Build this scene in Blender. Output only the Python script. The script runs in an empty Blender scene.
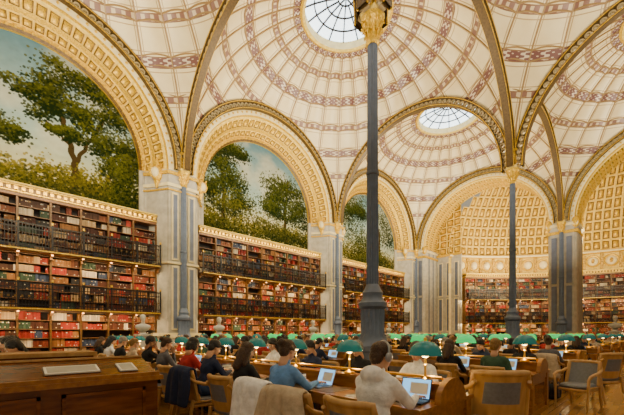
import bpy, bmesh, math, random
import numpy as np
from mathutils import Vector, Matrix, Euler
random.seed(7); rng=np.random.default_rng(7)
D=bpy.data; COL=bpy.context.scene.collection
EYE=1.45; S=11.64; HS=S/2; SP=9.6
XL=[-4.5,7.15,18.8,30.4]; YL=[16.9,5.2,-6.5,-18.1]

# ------------------------------------------------------------ materials
MATS={}
def newmat(name):
    m=D.materials.new(name); m.use_nodes=True; MATS[name]=m
    nt=m.node_tree; b=nt.nodes['Principled BSDF']; return m,nt,b
def simple(name,col,rough=.6,metal=0,emis=None,es=0,noise=0,nscale=8,bump=0,spec=None,trans=0):
    m,nt,b=newmat(name)
    b.inputs['Base Color'].default_value=(*col,1); b.inputs['Roughness'].default_value=rough
    b.inputs['Metallic'].default_value=metal
    if spec is not None: b.inputs['Specular IOR Level'].default_value=spec
    if emis: b.inputs['Emission Color'].default_value=(*emis,1); b.inputs['Emission Strength'].default_value=es
    if noise or bump:
        tc=nt.nodes.new('ShaderNodeTexCoord'); n=nt.nodes.new('ShaderNodeTexNoise')
        n.inputs['Scale'].default_value=nscale; n.inputs['Detail'].default_value=5
        nt.links.new(tc.outputs['Object'],n.inputs['Vector'])
        if noise:
            r=nt.nodes.new('ShaderNodeValToRGB')
            r.color_ramp.elements[0].position=.35; r.color_ramp.elements[1].position=.65
            r.color_ramp.elements[0].color=(*[c*(1-noise) for c in col],1)
            r.color_ramp.elements[1].color=(*[min(1,c*(1+noise)) for c in col],1)
            nt.links.new(n.outputs['Fac'],r.inputs['Fac']); nt.links.new(r.outputs['Color'],b.inputs['Base Color'])
        if bump:
            bp=nt.nodes.new('ShaderNodeBump'); bp.inputs['Strength'].default_value=bump; bp.inputs['Distance'].default_value=.05
            nt.links.new(n.outputs['Fac'],bp.inputs['Height']); nt.links.new(bp.outputs['Normal'],b.inputs['Normal'])
    return m
simple('stone',(.44,.40,.32),.7,noise=.15,nscale=3)
simple('stone_blue',(.12,.14,.20),.6,noise=.12,nscale=3)
simple('plaster',(.78,.65,.33),.7,noise=.08,nscale=4)
simple('cream',(.72,.52,.11),.7,noise=.18,nscale=6,bump=.3,spec=.2)
simple('cream_gold',(.48,.27,.015),.45,.1,noise=.5,nscale=9,bump=.7)
simple('gold',(.70,.42,.02),.35,.35,noise=.3,nscale=20,bump=.4)
simple('gold_dark',(.12,.06,.005),.5,.1,noise=.4,nscale=10)
simple('iron_blue',(.12,.155,.23),.42,.2,noise=.1,nscale=6)
simple('iron_brown',(.09,.052,.015),.45,.3,noise=.25,nscale=12)
simple('iron_light',(.40,.31,.16),.5,.1)
simple('iron_dark',(.014,.011,.011),.4,.3)
simple('dome_rib',(.32,.20,.08),.5)
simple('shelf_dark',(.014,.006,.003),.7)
simple('shelf_wood',(.16,.066,.015),.45,noise=.3,nscale=10)
simple('brass',(.8,.48,.08),.3,.9)
simple('leather_grey',(.17,.18,.20),.5,noise=.1,nscale=30,bump=.1)
simple('leather_desk',(.08,.04,.018),.5)
simple('teal',(.004,.16,.16),.22,emis=(.01,.45,.40),es=.08)
simple('green_glass',(.005,.42,.10),.2,emis=(.01,.85,.18),es=.7)
simple('lamp_inner',(.9,.8,.6),.5,emis=(1,.72,.25),es=10.0)
simple('shade_inner',(.9,.8,.5),.5,emis=(1,.74,.26),es=1.3)
simple('paper',(.88,.85,.76),.8)
simple('laptop_grey',(.35,.36,.38),.35,.6)
simple('laptop_dark',(.03,.03,.035),.4)
simple('screen',(.2,.4,.6),.3,emis=(.20,.58,1.0),es=1.5)
simple('marble',(.44,.42,.36),.5,noise=.1,nscale=5)
simple('skin1',(.62,.34,.20),.55); simple('skin2',(.34,.17,.09),.55); simple('lip',(.50,.15,.12),.5)
simple('eye',(.03,.02,.02),.2)
simple('hair_brown',(.055,.024,.008),.5,noise=.3,nscale=60,bump=.4)
simple('hair_black',(.010,.008,.007),.45,noise=.3,nscale=60,bump=.4)
simple('hair_blond',(.26,.14,.035),.5,noise=.3,nscale=60,bump=.4)
simple('hair_grey',(.26,.24,.20),.6,noise=.3,nscale=60,bump=.4)
for n,c in dict(black=(.008,.008,.010),navy=(.012,.020,.06),white=(.84,.82,.80),blue=(.12,.27,.58),grey=(.11,.11,.13),beige=(.48,.38,.26),
                red=(.42,.02,.02),green=(.04,.09,.05),denim=(.03,.065,.17),brown=(.12,.055,.02)).items():
    simple('cloth_'+n,c,.85,noise=.15,nscale=14,bump=.3)
def wood(name,c1,c2,scale=6,axis_scale=(1,8,8),rough=.35):
    m,nt,b=newmat(name); tc=nt.nodes.new('ShaderNodeTexCoord'); mp=nt.nodes.new('ShaderNodeMapping')
    mp.inputs['Scale'].default_value=axis_scale
    n=nt.nodes.new('ShaderNodeTexNoise'); n.inputs['Scale'].default_value=scale; n.inputs['Detail'].default_value=6
    r=nt.nodes.new('ShaderNodeValToRGB'); r.color_ramp.elements[0].color=(*c1,1); r.color_ramp.elements[1].color=(*c2,1)
    r.color_ramp.elements[0].position=.3; r.color_ramp.elements[1].position=.7
    nt.links.new(tc.outputs['Object'],mp.inputs['Vector']); nt.links.new(mp.outputs['Vector'],n.inputs['Vector'])
    nt.links.new(n.outputs['Fac'],r.inputs['Fac']); nt.links.new(r.outputs['Color'],b.inputs['Base Color'])
    b.inputs['Roughness'].default_value=rough
wood('wood_desk',(.21,.075,.012),(.42,.18,.03),3,(6,1,6),.28)
wood('wood_counter',(.095,.024,.004),(.23,.07,.012),3,(1,6,6),.16)
wood('wood_chair',(.40,.21,.06),(.58,.34,.12),4,(3,3,1))
m,nt,b=newmat('parquet'); tc=nt.nodes.new('ShaderNodeTexCoord'); br=nt.nodes.new('ShaderNodeTexBrick')
br.inputs['Scale'].default_value=1.0; br.inputs['Brick Width'].default_value=.9; br.inputs['Row Height'].default_value=.12
br.inputs['Mortar Size'].default_value=.004; br.inputs['Color1'].default_value=(.44,.22,.06,1); br.inputs['Color2'].default_value=(.31,.14,.03,1)
br.inputs['Mortar'].default_value=(.05,.02,.01,1)
nt.links.new(tc.outputs['Object'],br.inputs['Vector']); nt.links.new(br.outputs['Color'],b.inputs['Base Color']); b.inputs['Roughness'].default_value=.22
def vcmat(name,rough=.7,spec=.5):
    m,nt,b=newmat(name); a=nt.nodes.new('ShaderNodeVertexColor'); a.layer_name='Col'
    nt.links.new(a.outputs['Color'],b.inputs['Base Color']); b.inputs['Roughness'].default_value=rough; b.inputs['Specular IOR Level'].default_value=spec
vcmat('book_cloth',.6,.25); vcmat('fresco',.95,.05)
m,nt,b=newmat('sky_glass'); b.inputs['Base Color'].default_value=(.7,.8,.9,1)
b.inputs['Emission Color'].default_value=(.72,.88,1,1); b.inputs['Emission Strength'].default_value=3.0
# dome : bands are laid out in arc length along the sail vault
RV=HS*math.sqrt(2)
BANDS=((2.28,2.66),(3.60,3.80),(4.92,5.32),(6.52,6.74),(8.0,8.34),(9.52,9.72))
m,nt,b=newmat('dome_faience')
def N(t,**k):
    n=nt.nodes.new(t)
    for a,v in k.items(): setattr(n,a,v)
    return n
def M_(op,a,b_=None,c=None):
    n=nt.nodes.new('ShaderNodeMath'); n.operation=op
    for i,x in enumerate((a,b_,c)):
        if x is None: continue
        if isinstance(x,(int,float)): n.inputs[i].default_value=x
        else: nt.links.new(x,n.inputs[i])
    return n.outputs[0]
def MIX(f,a,b_):
    n=nt.nodes.new('ShaderNodeMix'); n.data_type='RGBA'
    for i,x in ((0,f),(6,a),(7,b_)):
        if isinstance(x,tuple): n.inputs[i].default_value=(*x,1)
        elif isinstance(x,(int,float)): n.inputs[i].default_value=x
        else: nt.links.new(x,n.inputs[i])
    return n.outputs[2]
tc=N('ShaderNodeTexCoord'); sx=N('ShaderNodeSeparateXYZ'); nt.links.new(tc.outputs['Object'],sx.inputs[0])
X,Y,Z=sx.outputs[0],sx.outputs[1],sx.outputs[2]
rr_=M_('SQRT',M_('ADD',M_('MULTIPLY',X,X),M_('MULTIPLY',Y,Y))); th=M_('ARCTAN2',Y,X)
r=M_('MULTIPLY',M_('ARCTAN2',rr_,Z),RV)      # arc length from the crown
NG=32
g=M_('FRACT',M_('ADD',M_('MULTIPLY',th,NG/(2*math.pi)),10.0))
dm=M_('MULTIPLY',M_('MULTIPLY',M_('MINIMUM',g,M_('SUBTRACT',1.0,g)),2*math.pi/NG),rr_)
def band(r0,r1): return M_('MULTIPLY',M_('GREATER_THAN',r,r0),M_('LESS_THAN',r,r1))
nz=N('ShaderNodeTexNoise'); nz.inputs['Scale'].default_value=1.6; nz.inputs['Detail'].default_value=6; nt.links.new(tc.outputs['Object'],nz.inputs['Vector'])
base=MIX(nz.outputs['Fac'],(.68,.52,.25),(.86,.74,.46))
c=MIX(M_('MULTIPLY',M_('LESS_THAN',dm,.14),M_('GREATER_THAN',dm,.10)),base,(.42,.28,.12))
c=MIX(M_('LESS_THAN',dm,.04),c,(.28,.17,.07))
s1=M_('SINE',M_('MULTIPLY',th,96.0)); s2=M_('SINE',M_('MULTIPLY',r,34.0))
pat=M_('GREATER_THAN',s1,0.3)
pat2=M_('GREATER_THAN',M_('ADD',M_('MULTIPLY',s1,s2),M_('MULTIPLY',M_('SINE',M_('MULTIPLY',th,48.0)),.5)),0.38)
for (r0,r1) in BANDS:
    c=MIX(band(r0-.22,r0-.18),c,(.42,.28,.12)); c=MIX(band(r1+.18,r1+.22),c,(.42,.28,.12))
    c=MIX(band(r0-.05,r1+.05),c,(.20,.10,.055))
    wide=(r1-r0)>.25
    inner=MIX(pat2 if wide else pat,((.16,.068,.060) if wide else (.22,.11,.08)),(.62,.50,.36) if wide else (.58,.44,.26))
    c=MIX(band(r0,r1),c,inner)
nt.links.new(c,b.inputs['Base Color']); b.inputs['Roughness'].default_value=.4

# ------------------------------------------------------------ mesh builder
class MB:
    def __init__(s): s.v=[]; s.f=[]; s.m=[]
    def add(s,vs,fs,mat):
        o=len(s.v); s.v.extend([tuple(p) for p in vs]); s.f.extend([tuple(i+o for i in f) for f in fs])
        if isinstance(mat,str): s.m.extend([mat]*len(fs))
        else: s.m.extend(mat)
    def box(s,x0,x1,y0,y1,z0,z1,mat,M=None,fn=None):
        vs=[(x,y,z) for x in (x0,x1) for y in (y0,y1) for z in (z0,z1)]
        if M is not None: vs=[M@Vector(p) for p in vs]
        if fn: vs=[fn(*p) for p in vs]
        s.add(vs,[(0,1,3,2),(4,6,7,5),(0,4,5,1),(2,3,7,6),(0,2,6,4),(1,5,7,3)],mat)
    def tube(s,pts,r,mat,seg=6,closed=False,cap=True):
        pts=[Vector(p) for p in pts]; n=len(pts); rs=r if isinstance(r,(list,tuple)) else [r]*n
        vs=[];up=None
        for i,p in enumerate(pts):
            a=pts[(i-1)%n] if (closed or i>0) else p; c=pts[(i+1)%n] if (closed or i<n-1) else p
            t=(c-a).normalized()
            if up is None: up=Vector((0,0,1)) if abs(t.z)<.9 else Vector((1,0,0))
            sd=t.cross(up); 
            if sd.length<1e-4: sd=t.cross(Vector((1,0.1,0)))
            sd.normalize(); up=sd.cross(t).normalized()
            for k in range(seg):
                w=2*math.pi*(k+.5)/seg; vs.append(p+(sd*math.cos(w)+up*math.sin(w))*rs[i])
        fs=[]
        for i in range(n if closed else n-1):
            j=(i+1)%n
            for k in range(seg):
                l=(k+1)%seg; fs.append((i*seg+k,i*seg+l,j*seg+l,j*seg+k))
        if not closed and cap: fs.append(tuple(range(seg))[::-1]); fs.append(tuple(range((n-1)*seg,n*seg)))
        s.add(vs,fs,mat)
    def lathe(s,prof,mat,seg=24,c=(0,0,0),flute=None):
        vs=[];n=len(prof)
        for i,(r_,z) in enumerate(prof):
            for k in range(seg):
                w=2*math.pi*k/seg; rr=r_*(1-(.12*(k%2) if flute and flute(z) else 0))
                vs.append((c[0]+rr*math.cos(w),c[1]+rr*math.sin(w),c[2]+z))
        fs=[];ms=[]
        for i in range(n-1):
            for k in range(seg):
                l=(k+1)%seg; fs.append((i*seg+k,i*seg+l,(i+1)*seg+l,(i+1)*seg+k)); ms.append(mat if isinstance(mat,str) else mat[i])
        s.add(vs,fs,ms)
    def ell(s,c,r,mat,n=10,k=7):
        vs=[];fs=[]
        for i in range(k+1):
            a=math.pi*i/k
            for j in range(n):
                w=2*math.pi*j/n; vs.append((c[0]+r[0]*math.sin(a)*math.cos(w),c[1]+r[1]*math.sin(a)*math.sin(w),c[2]-r[2]*math.cos(a)))
        for i in range(k):
            for j in range(n): fs.append((i*n+j,i*n+(j+1)%n,(i+1)*n+(j+1)%n,(i+1)*n+j))
        s.add(vs,fs,mat)
    def mesh(s,name,smooth=True,ang=35):
        me=D.meshes.new(name); me.from_pydata(s.v,[],s.f)
        names=list(dict.fromkeys(s.m)); idx={n:i for i,n in enumerate(names)}
        for n in names: me.materials.append(MATS[n])
        me.polygons.foreach_set('material_index',[idx[m] for m in s.m])
        if smooth:
            me.polygons.foreach_set('use_smooth',[True]*len(s.f)); me.set_sharp_from_angle(angle=math.radians(ang))
        me.update(); return me
    def build(s,name,loc=(0,0,0),rz=0,smooth=True,ang=35): return inst(s.mesh(name,smooth,ang),name,loc,rz)
def inst(me,name,loc=(0,0,0),rz=0,sc=1):
    o=D.objects.new(name,me); o.location=loc; o.rotation_euler=(0,0,rz); o.scale=(sc,)*3 if isinstance(sc,(int,float)) else sc
    COL.objects.link(o); return o

# ------------------------------------------------------------ floor
mb=MB(); mb.box(-9,44,-19,19,-.2,0,'parquet'); mb.build('floor',smooth=False)

# ------------------------------------------------------------ vaults
def vault_mesh():
    R=RV; nt_=256; nr=26; vs=[];fs=[]
    for i in range(nt_):
        a=2*math.pi*i/nt_; rm=(HS-.0)/max(abs(math.cos(a)),abs(math.sin(a)))
        gg=(a*NG/(2*math.pi))%1; sc=abs(math.sin(math.pi*gg))
        for j in range(nr+1):
            q=2.2+(rm-2.2)*j/nr; z=math.sqrt(max(0,R*R-q*q)); edge=min(1,(nr-j)/3)
            vs.append((q*math.cos(a),q*math.sin(a),z+.14*sc*edge*min(1,q/4)))
    for i in range(nt_):
        k=(i+1)%nt_
        for j in range(nr): fs.append((i*(nr+1)+j,i*(nr+1)+j+1,k*(nr+1)+j+1,k*(nr+1)+j))
    mb=MB(); mb.add(vs,fs,'dome_faience')
    zf=lambda q: math.sqrt(max(0,R*R-q*q))
    for k in range(NG):
        a=2*math.pi*k/NG; rm=HS/max(abs(math.cos(a)),abs(math.sin(a)))-.05
        if rm>7.9: rm=7.9
        mb.tube([(q*math.cos(a),q*math.sin(a),zf(q)-.01) for q in [2.3+(rm-2.3)*j/12 for j in range(13)]],.035,'dome_rib',4,cap=False)
    for (r0,r1) in BANDS:
        for q in (r0-.04,r1+.04):
            q=R*math.sin(q/R)
            n=192; seg=[]
            for i in range(n+1):
                a=2*math.pi*i/n; x,y=q*math.cos(a),q*math.sin(a)
                gg=(a*NG/(2*math.pi))%1; z=zf(q)+.14*abs(math.sin(math.pi*gg))*min(1,q/4)-.01
                if max(abs(x),abs(y))<HS-.1: seg.append((x,y,z))
                else:
                    if len(seg)>2: mb.tube(seg,.035,'dome_rib',4,cap=False)
                    seg=[]
            if len(seg)>2: mb.tube(seg,.035,'dome_rib',4,cap=False)
    return mb.mesh('ceiling_vault',ang=80)
def oculus_mesh():
    R=RV; z0=math.sqrt(R*R-2.2**2); mb=MB()
    mb.lathe([(2.32,z0-.08),(2.2,z0-.12),(2.08,z0-.06),(2.08,z0+.35),(2.2,z0+.4)],['gold','cream','plaster','plaster'],64)
    prof=[(2.15,z0+.35),(1.6,z0+.55),(1.0,z0+.7),(.4,z0+.78),(.001,z0+.8)]
    mb.lathe(prof,'sky_glass',48)
    for k in range(16):
        a=2*math.pi*k/16; pr=[(r_,z-.03) for r_,z in prof[:4 if k%2 else 5]]
        mb.tube([(r_*math.cos(a),r_*math.sin(a),z) for r_,z in pr],.04,'iron_dark',4)
    for q,z in ((1.6,z0+.52),(1.0,z0+.67),(.4,z0+.75)):
        mb.tube([(q*math.cos(2*math.pi*k/48),q*math.sin(2*math.pi*k/48),z) for k in range(48)],.04,'iron_dark',4,closed=True)
    return mb.mesh('oculus_skylight')
vm=vault_mesh(); om=oculus_mesh()
cxs=[(XL[i]+XL[i+1])/2 for i in range(3)]; cys=[(YL[i]+YL[i+1])/2 for i in range(3)]
for cx in cxs:
    for cy in cys:
        inst(vm,'ceiling_vault',(cx,cy,SP)); inst(om,'oculus_skylight',(cx,cy,SP))
def arch_mesh():
    mb=MB(); n=64
    for (ra,rb,w,mat) in ((5.70,5.80,.17,'iron_brown'),(5.36,5.45,.15,'iron_brown')):
        vs=[];fs=[]
        for i in range(n+1):
            a=math.pi*i/n
            for rr,yy in ((ra,-w),(rb,-w),(rb,w),(ra,w)): vs.append((rr*math.cos(a),yy,rr*math.sin(a)))
        for i in range(n):
            for k in range(4): l=(k+1)%4; fs.append((i*4+k,i*4+l,(i+1)*4+l,(i+1)*4+k))
        mb.add(vs,fs,mat)
    for yy in (-.165,.165):
        mb.tube([(5.40*math.cos(math.pi*i/n),yy*.95,5.40*math.sin(math.pi*i/n)) for i in range(n+1)],.022,'gold',4)
        mb.tube([(5.75*math.cos(math.pi*i/n),yy*1.05,5.75*math.sin(math.pi*i/n)) for i in range(n+1)],.022,'gold',4)
    NR=60
    for k in range(NR):
        a=math.pi*(k+.5)/NR; cx,cz=5.575*math.cos(a),5.575*math.sin(a); vs=[];fs=[];m_=12
        for i in range(m_):
            w=2*math.pi*i/m_
            for rr,yy in ((.125,-.1),(.125,.1),(.09,.1),(.09,-.1)): vs.append((cx+rr*math.cos(w),yy,cz+rr*math.sin(w)))
        for i in range(m_):
            j=(i+1)%m_
            for q in range(4): l=(q+1)%4; fs.append((i*4+q,i*4+l,j*4+l,j*4+q))
        mb.add(vs,fs,'iron_light')
    return mb.mesh('iron_lattice_arch')
am=arch_mesh()
for cx in cxs:
    for y in YL: inst(am,'iron_lattice_arch',(cx,y,SP))
for cy in cys:
    for x in XL: inst(am,'iron_lattice_arch',(x,cy,SP),math.pi/2)
def column_mesh():
    mb=MB()
    prof=[(.50,0),(.50,.15),(.44,.2),(.44,.95),(.48,1.0),(.48,1.12),(.40,1.18),(.36,1.3),(.30,1.45),(.31,2.05),(.36,2.12),(.36,2.22),(.28,2.3),(.25,2.4),(.27,2.48),(.22,2.56),(.175,2.66),
          (.158,2.7),(.148,5.5),(.165,5.52),(.165,5.58),(.145,5.6),(.13,8.85)]
    mb.lathe(prof,'iron_blue',32,flute=lambda z:(1.4<z<2.06) or (2.69<z<5.51) or (5.59<z<8.9))
    mb.lathe([(.13,8.85),(.175,8.9),(.175,8.95),(.14,8.98),(.15,9.15),(.19,9.32),(.27,9.45),(.29,9.48),(.29,9.56),(.0,9.56)],'gold',24)
    for k in range(8):
        a=2*math.pi*k/8
        for (z0,rr) in ((8.98,.0),(9.16,.04)):
            aa=a+(.39 if rr else 0)
            mb.tube([((q+rr)*math.cos(aa),(q+rr)*math.sin(aa),z0+h) for q,h in ((.13,0),(.16,.12),(.20,.2),(.25,.22),(.26,.17))],[.03,.04,.038,.03,.015],'gold',5)
    mb.box(-.22,.22,-.22,.22,9.56,9.70,'cream'); mb.box(-.17,.17,-.17,.17,9.70,10.4,'cream_gold'); mb.box(-.23,.23,-.23,.23,10.4,10.5,'gold')
    for s_ in range(4):
        R_=Matrix.Rotation(s_*math.pi/2,4,'Z')
        mb.box(.17,.185,-.11,.11,9.78,10.32,'gold',M=R_); 
    mb.ell((0,0,10.6),(.16,.16,.14),'gold')
    for k in range(8):
        a=math.pi/4*k; mb.tube([(.43*math.cos(a),.43*math.sin(a),.25),(.43*math.cos(a),.43*math.sin(a),.9)],.03,'iron_blue',5)
    return mb.mesh('cast_iron_column')
cm=column_mesh()
for i,x in enumerate(XL):
    for j,y in enumerate(YL): inst(cm,'cast_iron_column',(x,y,0))

# ------------------------------------------------------------ arch wall lofts
def loft(mb,profile,mats_lo,mats_hi,fn,n=36,zlo=0):
    pts=[('v',1,zlo),('v',1,SP)]
    for i in range(1,n): pts.append(('a',math.pi*i/n,0))
    pts.append(('v',-1,SP));pts.append(('v',-1,zlo))
    vs=[]
    for t,a,z in pts:
        for w,d in profile:
            if t=='v': vs.append(fn(a*w,z,d))
            else: vs.append(fn(w*math.cos(a),SP+w*math.sin(a),d))
    m=len(profile); fs=[];ms=[]
    for i in range(len(pts)-1):
        lo=(i==0 or i==len(pts)-2)
        for k in range(m-1):
            fs.append((i*m+k,i*m+k+1,(i+1)*m+k+1,(i+1)*m+k)); ms.append(mats_lo[k] if lo else mats_hi[k])
    mb.add(vs,fs,ms)
simple('COFFER',(.70,.48,.10),.6,noise=.18,nscale=6,spec=.2)
def coffer_obj(o,th,dep,inner):
    me=o.data; ci=[i for i,m in enumerate(me.materials) if m.name=='COFFER']
    if not ci: return
    me.materials.append(MATS[inner]); ii=len(me.materials)-1; me.materials.append(MATS['gold']); gi=ii+1; me.materials.append(MATS['gold_dark']); di=gi+1
    bm=bmesh.new(); bm.from_mesh(me); fs=[f for f in bm.faces if f.material_index==ci[0]]
    bmesh.ops.recalc_face_normals(bm,faces=bm.faces)
    bmesh.ops.inset_individual(bm,faces=fs,thickness=th,depth=0)
    r2=bmesh.ops.inset_individual(bm,faces=fs,thickness=th*.5,depth=dep)
    for f in r2['faces']: f.material_index=gi
    r4=bmesh.ops.inset_individual(bm,faces=fs,thickness=th*1.2,depth=0)
    for f in r4['faces']: f.material_index=di
    r3=bmesh.ops.inset_individual(bm,faces=fs,thickness=th*.7,depth=-dep*.9)
    for f in r3['faces']: f.material_index=ii
    for f in fs: f.material_index=gi
    bm.to_mesh(me); bm.free()
prof=[(5.82,16.96),(5.42,16.96),(5.12,17.0),(5.07,17.12),(5.0,17.16),(4.72,17.62),(4.62,17.78),(4.42,18.12),(4.36,18.14),(4.30,18.1),(4.22,18.1),(4.12,18.2),(4.12,18.4)]
lo=['stone']*12
hi=['plaster','plaster','gold','cream','COFFER','gold','COFFER','gold','cream','gold','gold_dark','gold']
for b_i,cx in enumerate(cxs):
    mb=MB(); loft(mb,prof,lo,hi,lambda u,z,d,cx=cx:(cx+u,d,z))
    for k in range(1,48):
        a=math.pi*k/48; 
        mb.ell((cx+5.27*math.cos(a),16.97,SP+5.27*math.sin(a)),(.06,.05,.06),'gold',8,5)
        mb.ell((cx+4.26*math.cos(a),18.08,SP+4.26*math.sin(a)),(.07,.05,.07),'gold',8,5)
    for sgn in (-1,1):
        x=cx+sgn*4.72
        mb.ell((x,17.45,SP-.2),(.30,.22,.42),'gold',12,8); mb.ell((x-sgn*.12,17.38,SP-.2),(.2,.2,.26),'plaster',10,7)
        mb.tube([(x,17.45,SP+.2),(x-sgn*.05,17.4,SP+.42),(x,17.42,SP+.55)],[.12,.08,.03],'gold',6)
        mb.tube([(x-sgn*.03,17.4,SP-.62),(x-sgn*.05,17.4,SP-.95)],[.16,.04],'gold',6)
        for q in (-1,1):
            mb.tube([(x+q*.28,17.42,SP-.45),(x+q*.38,17.4,SP-.2),(x+q*.3,17.4,SP+.05),(x+q*.38,17.4,SP+.2)],[.05,.07,.06,.03],'gold',6)
        vsx=[(cx+sgn*w,d) for w,d in ((5.82,16.92),(5.08,16.94),(4.98,17.12),(4.58,17.78),(4.3,18.12))]
        for z0,z1,g in ((8.75,8.9,'plaster'),(8.55,8.62,'gold'),(9.35,9.5,'gold'),(1.3,1.45,'plaster'),(4.9,5.0,'plaster'),(0,.3,'stone')):
            for (p,q) in zip(vsx[:-1],vsx[1:]):
                vs=[];o=.05
                for (px,py) in (p,q):
                    for dd in (0,1):
                        for zz in (z0,z1): vs.append((px-sgn*dd*o,py-dd*o,zz))
                mb.add(vs,[(0,1,3,2),(4,6,7,5),(0,4,5,1),(2,3,7,6),(0,2,6,4),(1,5,7,3)],g)
    o=mb.build('wall_left'); coffer_obj(o,.045,-.05,'cream_gold')
mb=MB(); mb.box(-10.4,33.1,18.42,18.7,0,15.4,'plaster'); mb.build('wall_left_backing')
mb=MB()
for x in XL:
    for sg in (-1,1):
        for z0,z1 in ((1.6,4.8),(5.1,8.45)):
            mb.box(x+sg*.42-.16,x+sg*.42+.16,16.90,16.97,z0,z1,'plaster')
            mb.box(x+sg*.42-.12,x+sg*.42+.12,16.885,16.91,z0+.06,z1-.06,'stone')
            mb.box(x+sg*.42-.085,x+sg*.42+.085,16.875,16.9,z0+.1,z1-.1,'stone_blue')
    mb.box(x-.78,x+.78,16.7,16.98,0,1.2,'stone'); mb.box(x-.82,x+.82,16.66,16.98,1.2,1.32,'plaster')
mb.build('trim_left')
XE=30.45; DEEP=2.7
profE=[(5.82,0),(5.42,0),(5.12,.03),(5.06,.14),(5.0,.2),(4.95,.75),(4.95,1.0),(4.95,1.6),(4.95,1.85),(4.95,2.45),(5.0,2.5),(5.05,DEEP),(5.82,DEEP)]
hiE=['plaster','plaster','gold','cream','COFFER','gold','COFFER','gold','COFFER','gold','cream','plaster']
loE=['stone','stone','stone','stone','stone','stone_blue','stone','stone_blue','stone','stone','stone','stone']
for cy in cys:
    mb=MB(); loft(mb,profE,loE,hiE,lambda u,z,d,cy=cy:(XE+d,cy+u,z))
    for sgn in (-1,1):
        for z0,z1,g in ((8.75,8.95,'gold'),(9.3,9.5,'plaster'),(1.3,1.45,'plaster'),(0,.3,'stone')):
            y0=cy+sgn*4.88;y1=cy+sgn*5.82; mb.box(XE-.07,XE+DEEP+.05,min(y0,y1),max(y0,y1),z0,z1,g)
        y=cy+sgn*5.4
        for z0,z1 in ((1.6,4.9),(5.1,8.5)): mb.box(XE-.06,XE+.01,y-.16,y+.16,z0,z1,'stone_blue')
        mb.ell((XE+.1,cy+sgn*5.05,SP-.1),(.2,.25,.42),'gold',12,8)
    for k in range(1,48):
        a=math.pi*k/48; mb.ell((XE+.02,cy+5.27*math.cos(a),SP+5.27*math.sin(a)),(.05,.06,.06),'gold',8,5)
    o=mb.build('wall_end'); coffer_obj(o,.055,-.06,'cream_gold')
# return walls: stone pilaster below, coffered above
mb=MB()
for (ya,yb) in ((13.6,18.6),(-18.6,-14.8)):
    mb.box(33.1,33.25,ya,yb,0,9.2,'stone'); mb.box(33.02,33.12,ya,yb,9.1,9.35,'gold')
    ny=7; nz_=9
    for i in range(ny):
        for j in range(nz_):
            y_=ya+(yb-ya)*i/ny; y2=ya+(yb-ya)*(i+1)/ny; z_=9.3+j*.68; mb.add([(33.12,y_,z_),(33.12,y2,z_),(33.12,y2,z_+.68),(33.12,y_,z_+.68)],[(0,3,2,1)],'COFFER')
    for k in range(3):
        yc=ya+.45+k*.8 if ya>0 else yb-.45-k*.8
        for z0,z1 in ((1.6,4.9),(5.1,8.5)): mb.box(33.05,33.11,yc-.22,yc+.22,z0,z1,'plaster'); mb.box(33.03,33.06,yc-.15,yc+.15,z0+.08,z1-.08,'stone_blue')
mb.box(31,33.1,17.0,18.6,0,15.4,'stone'); o=mb.build('wall_end_return'); coffer_obj(o,.07,.05,'cream_gold')

# apse
AC=(24.7,-.6); RA=17.35
mb=MB(); n=72; a0=math.radians(62)
zs=[0,6.9,7.35,7.5,8.9,9.0,9.15,9.25]; rs=[0,0,-.0,0,0,-.18,-.25,0]
mt=['plaster','plaster','cream','cream','gold','plaster','gold']
vs=[];fs=[];ms=[]
for i in range(n+1):
    a=-a0+2*a0*i/n
    for z,dr in zip(zs,rs): vs.append((AC[0]+(RA+dr)*math.cos(a),AC[1]+(RA+dr)*math.sin(a),z))
m=len(zs)
for i in range(n):
    for k in range(m-1): fs.append((i*m+k,(i+1)*m+k,(i+1)*m+k+1,i*m+k+1)); ms.append(mt[k])
mb.add(vs,fs,ms)
nn=56; mm=14; vs=[]
for i in range(nn+1):
    a=-a0+2*a0*i/nn
    for k in range(mm+1):
        t=math.radians(64)*k/mm; q=RA*math.cos(t); vs.append((AC[0]+q*math.cos(a),AC[1]+q*math.sin(a),9.25+11.0*math.sin(t)))
fs=[];ms=[]
for i in range(nn):
    for k in range(mm):
        f=(i*(mm+1)+k,(i+1)*(mm+1)+k,(i+1)*(mm+1)+k+1,i*(mm+1)+k+1)
        if min(vs[j][0] for j in f)>32.6: fs.append(f); ms.append('COFFER')
mb.add(vs,fs,ms)
for i in range(-13,14):
    a=math.radians(i*4.4); q=RA-.05; c=(AC[0]+q*math.cos(a),AC[1]+q*math.sin(a),8.2)
    tx,ty=-math.sin(a),math.cos(a)
    mb.tube([(c[0]+tx*.5*math.cos(w),c[1]+ty*.5*math.cos(w),c[2]+.5*math.sin(w)) for w in [2*math.pi*k/20 for k in range(20)]],.09,'gold',6,closed=True)
    mb.ell((c[0],c[1],c[2]),(.12+.3*abs(tx),.12+.3*abs(ty),.42),'plaster',12,8)
    mb.ell((c[0]-.12*math.cos(a),c[1]-.12*math.sin(a),c[2]),(.16,.16,.24),'cream_gold',8,6)
    mb.box(-.1,.1,-.12,.12,7.5,8.9,'cream_gold',M=Matrix.Translation((AC[0]+q*math.cos(a+.038),AC[1]+q*math.sin(a+.038),0))@Matrix.Rotation(a+.038,4,'Z'))
o=mb.build('wall_apse'); coffer_obj(o,.09,.10,'cream_gold')

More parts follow.
